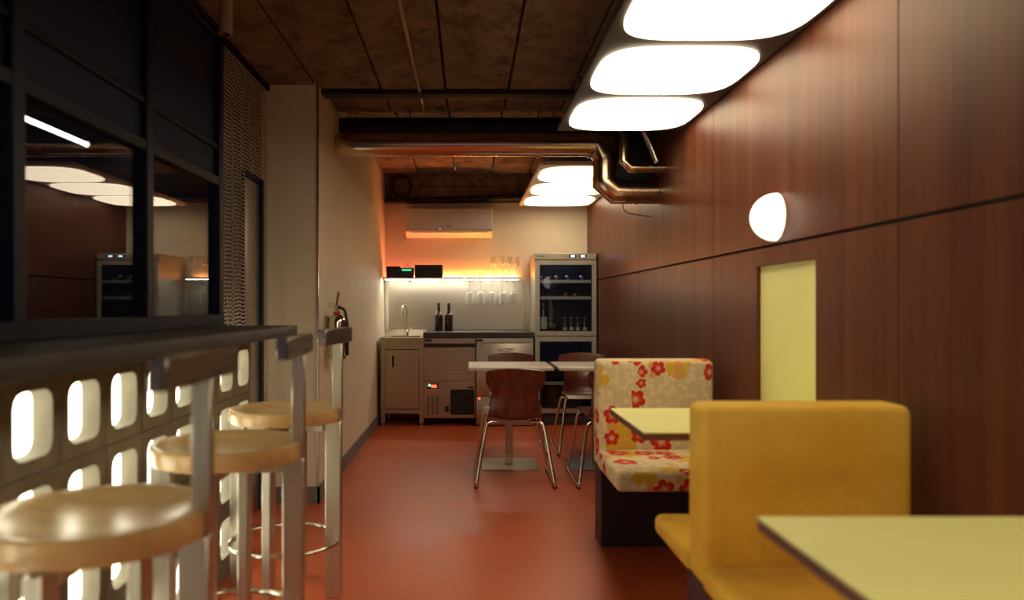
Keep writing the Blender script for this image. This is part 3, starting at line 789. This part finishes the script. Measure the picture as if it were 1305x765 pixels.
obj('badge', box(-.27, -.20, -.002, 0, 1.596, 1.604), 'grey_base', cp)
obj('knob', lathe([(0, -.006), (.007, -.006), (.007, 0)], 10, (-.005, 0, 1.60), axis='y'), 'spot_body', cp)
def fridge_door(z0, z1):
    bm = bmesh.new(); f = .042
    add_box(bm, -HWd, -HWd + f, 0, .028, z0, z1); add_box(bm, HWd - f, HWd, 0, .028, z0, z1)
    add_box(bm, -HWd + f, HWd - f, 0, .028, z0, z0 + f); add_box(bm, -HWd + f, HWd - f, 0, .028, z1 - f, z1)
    d = obj('door', bm, 'fridge_silver', wf)
    obj('pane', box(-HWd + f, HWd - f, .010, .016, z0 + f, z1 - f), 'fridge_glass', d, 0)
    obj('inner_edge', add_box(add_box(add_box(box(-HWd + f, -HWd + f + .008, .005, .010, z0 + f, z1 - f), HWd - f - .008, HWd - f, .005, .010, z0 + f, z1 - f),
        -HWd + f + .008, HWd - f - .008, .005, .010, z1 - f - .008, z1 - f), -HWd + f + .008, HWd - f - .008, .005, .010, z0 + f, z0 + f + .008), 'black_plastic', d)
    obj('handle', box(-HWd + .008, -HWd + .016, -.012, 0, z0 + .05, z0 + .32, bev=.002, seg=1), 'fridge_silver', d)
fridge_door(.848, 1.562); fridge_door(.115, .836)
bm = bmesh.new()
add_box(bm, -HWd, HWd, .012, .03, .004, .108)
gp = obj('kick_grille', bm, 'black_plastic', wf)
bm = bmesh.new()
for i in range(26): add_box(bm, -.27 + i * .021, -.262 + i * .021, .004, .012, .015, .085)
obj('grille_bars', bm, 'grey_base', gp)
def wshelf(z, y0=.05):
    obj('shelf', box(-HWd + .037, HWd - .037, y0, .55, z, z + .006), 'fridge_inside', wf)
    obj('shelf_front', box(-HWd + .037, HWd - .037, y0 - .012, y0, z - .006, z + .026, bev=.002, seg=1), 'fridge_silver', wf)
wshelf(1.352); wshelf(1.196); wshelf(.56, .07); wshelf(.38, .07)
obj('cool_light', box(-.20, .20, .30, .32, 1.548, 1.5525), 'cool_glow', wf)
obj('cool_light', box(-.20, .20, .30, .32, .818, .8225), 'cool_glow', wf)
# contents of the upper compartment
wb0 = thing('wine_bottle', None, 'bottle', (0, 0, 0), 0, 'wine bottles lying in the fridge')
obj('body', lathe([(0, .26), (.034, .26), (.036, .25), (.036, .08), (.02, .05), (.0145, .03), (.0145, .0), (0, .0)], 16, axis='y'), 'green_bottle', wb0)
obj('capsule', lathe([(0, -.002), (.0162, -.002), (.0162, .04), (.0150, .04)], 14, axis='y'), 'cork_red', wb0)
spots = [(-.225, 1.3945, 'on the top shelf of the fridge, leftmost'), (-.075, 1.3945, 'on the top shelf of the fridge, second from left'),
         (.03, 1.3945, 'on the top shelf of the fridge, third from left'), (.17, 1.3945, 'on the top shelf of the fridge, rightmost'),
         (.01, 1.2385, 'on the second shelf of the fridge, left of two'), (.095, 1.2385, 'on the second shelf of the fridge, right of two')]
for i, (x, z, l) in enumerate(spots):
    loc = (WC + x, WY + .08, z)
    if i == 0: wb0.location = loc; wb0['label'] = 'wine bottle lying neck out ' + l
    else: dup(wb0, loc, 0, 'wine bottle lying neck out ' + l)
ub = thing('spirit_bottle', 'upright bottle with large white label at lower left of the fridge', 'bottle', (WC - .205, WY + .10, .8605))
obj('body', lathe([(0, 0), (.036, 0), (.038, .006), (.038, .19), (.03, .215), (.014, .24), (.013, .29), (0, .29)], 18), 'green_bottle', ub)
obj('label', lathe([(.0386, .05), (.0386, .165)], 18), 'label_white', ub)
obj('cap', lathe([(.0145, .265), (.0145, .30), (0, .30)], 14), 'spot_body', ub)
ub = thing('spirit_bottle', 'upright dark slim bottle next to the white-labelled one in the fridge', 'bottle', (WC - .115, WY + .14, .8605))
obj('body', lathe([(0, 0), (.034, 0), (.036, .006), (.036, .22), (.02, .25), (.013, .27), (.013, .32), (0, .32)], 18), 'brown_bottle', ub)
obj('label', lathe([(.0366, .06), (.0366, .10)], 18), 'grey_base', ub)
sb0 = thing('small_bottle', None, 'bottle', (0, 0, 0), 0, 'small bottles at the bottom of the fridge')
obj('body', lathe([(0, 0), (.026, 0), (.028, .005), (.028, .085), (.02, .105), (.011, .125), (.011, .155), (0, .155)], 16), 'green_bottle', sb0)
obj('label', lathe([(0, -.0288), (.020, -.0288), (.020, -.026)], 16, (0, 0, .05), axis='y'), 'label_white', sb0)
obj('cap', lathe([(.0125, .148), (.0125, .16), (0, .16)], 12), 'splash_steel', sb0)
for i, x in enumerate((.0, .062, .122, .19)):
    l = 'small bottle with round pale label at the fridge bottom, ' + ('leftmost of four', 'second of four from left', 'third of four from left', 'rightmost of four')[i]
    if i == 0: sb0.location = (WC + x, WY + .09, .8605); sb0['label'] = l
    else: dup(sb0, (WC + x, WY + .09, .8605), 0, l)
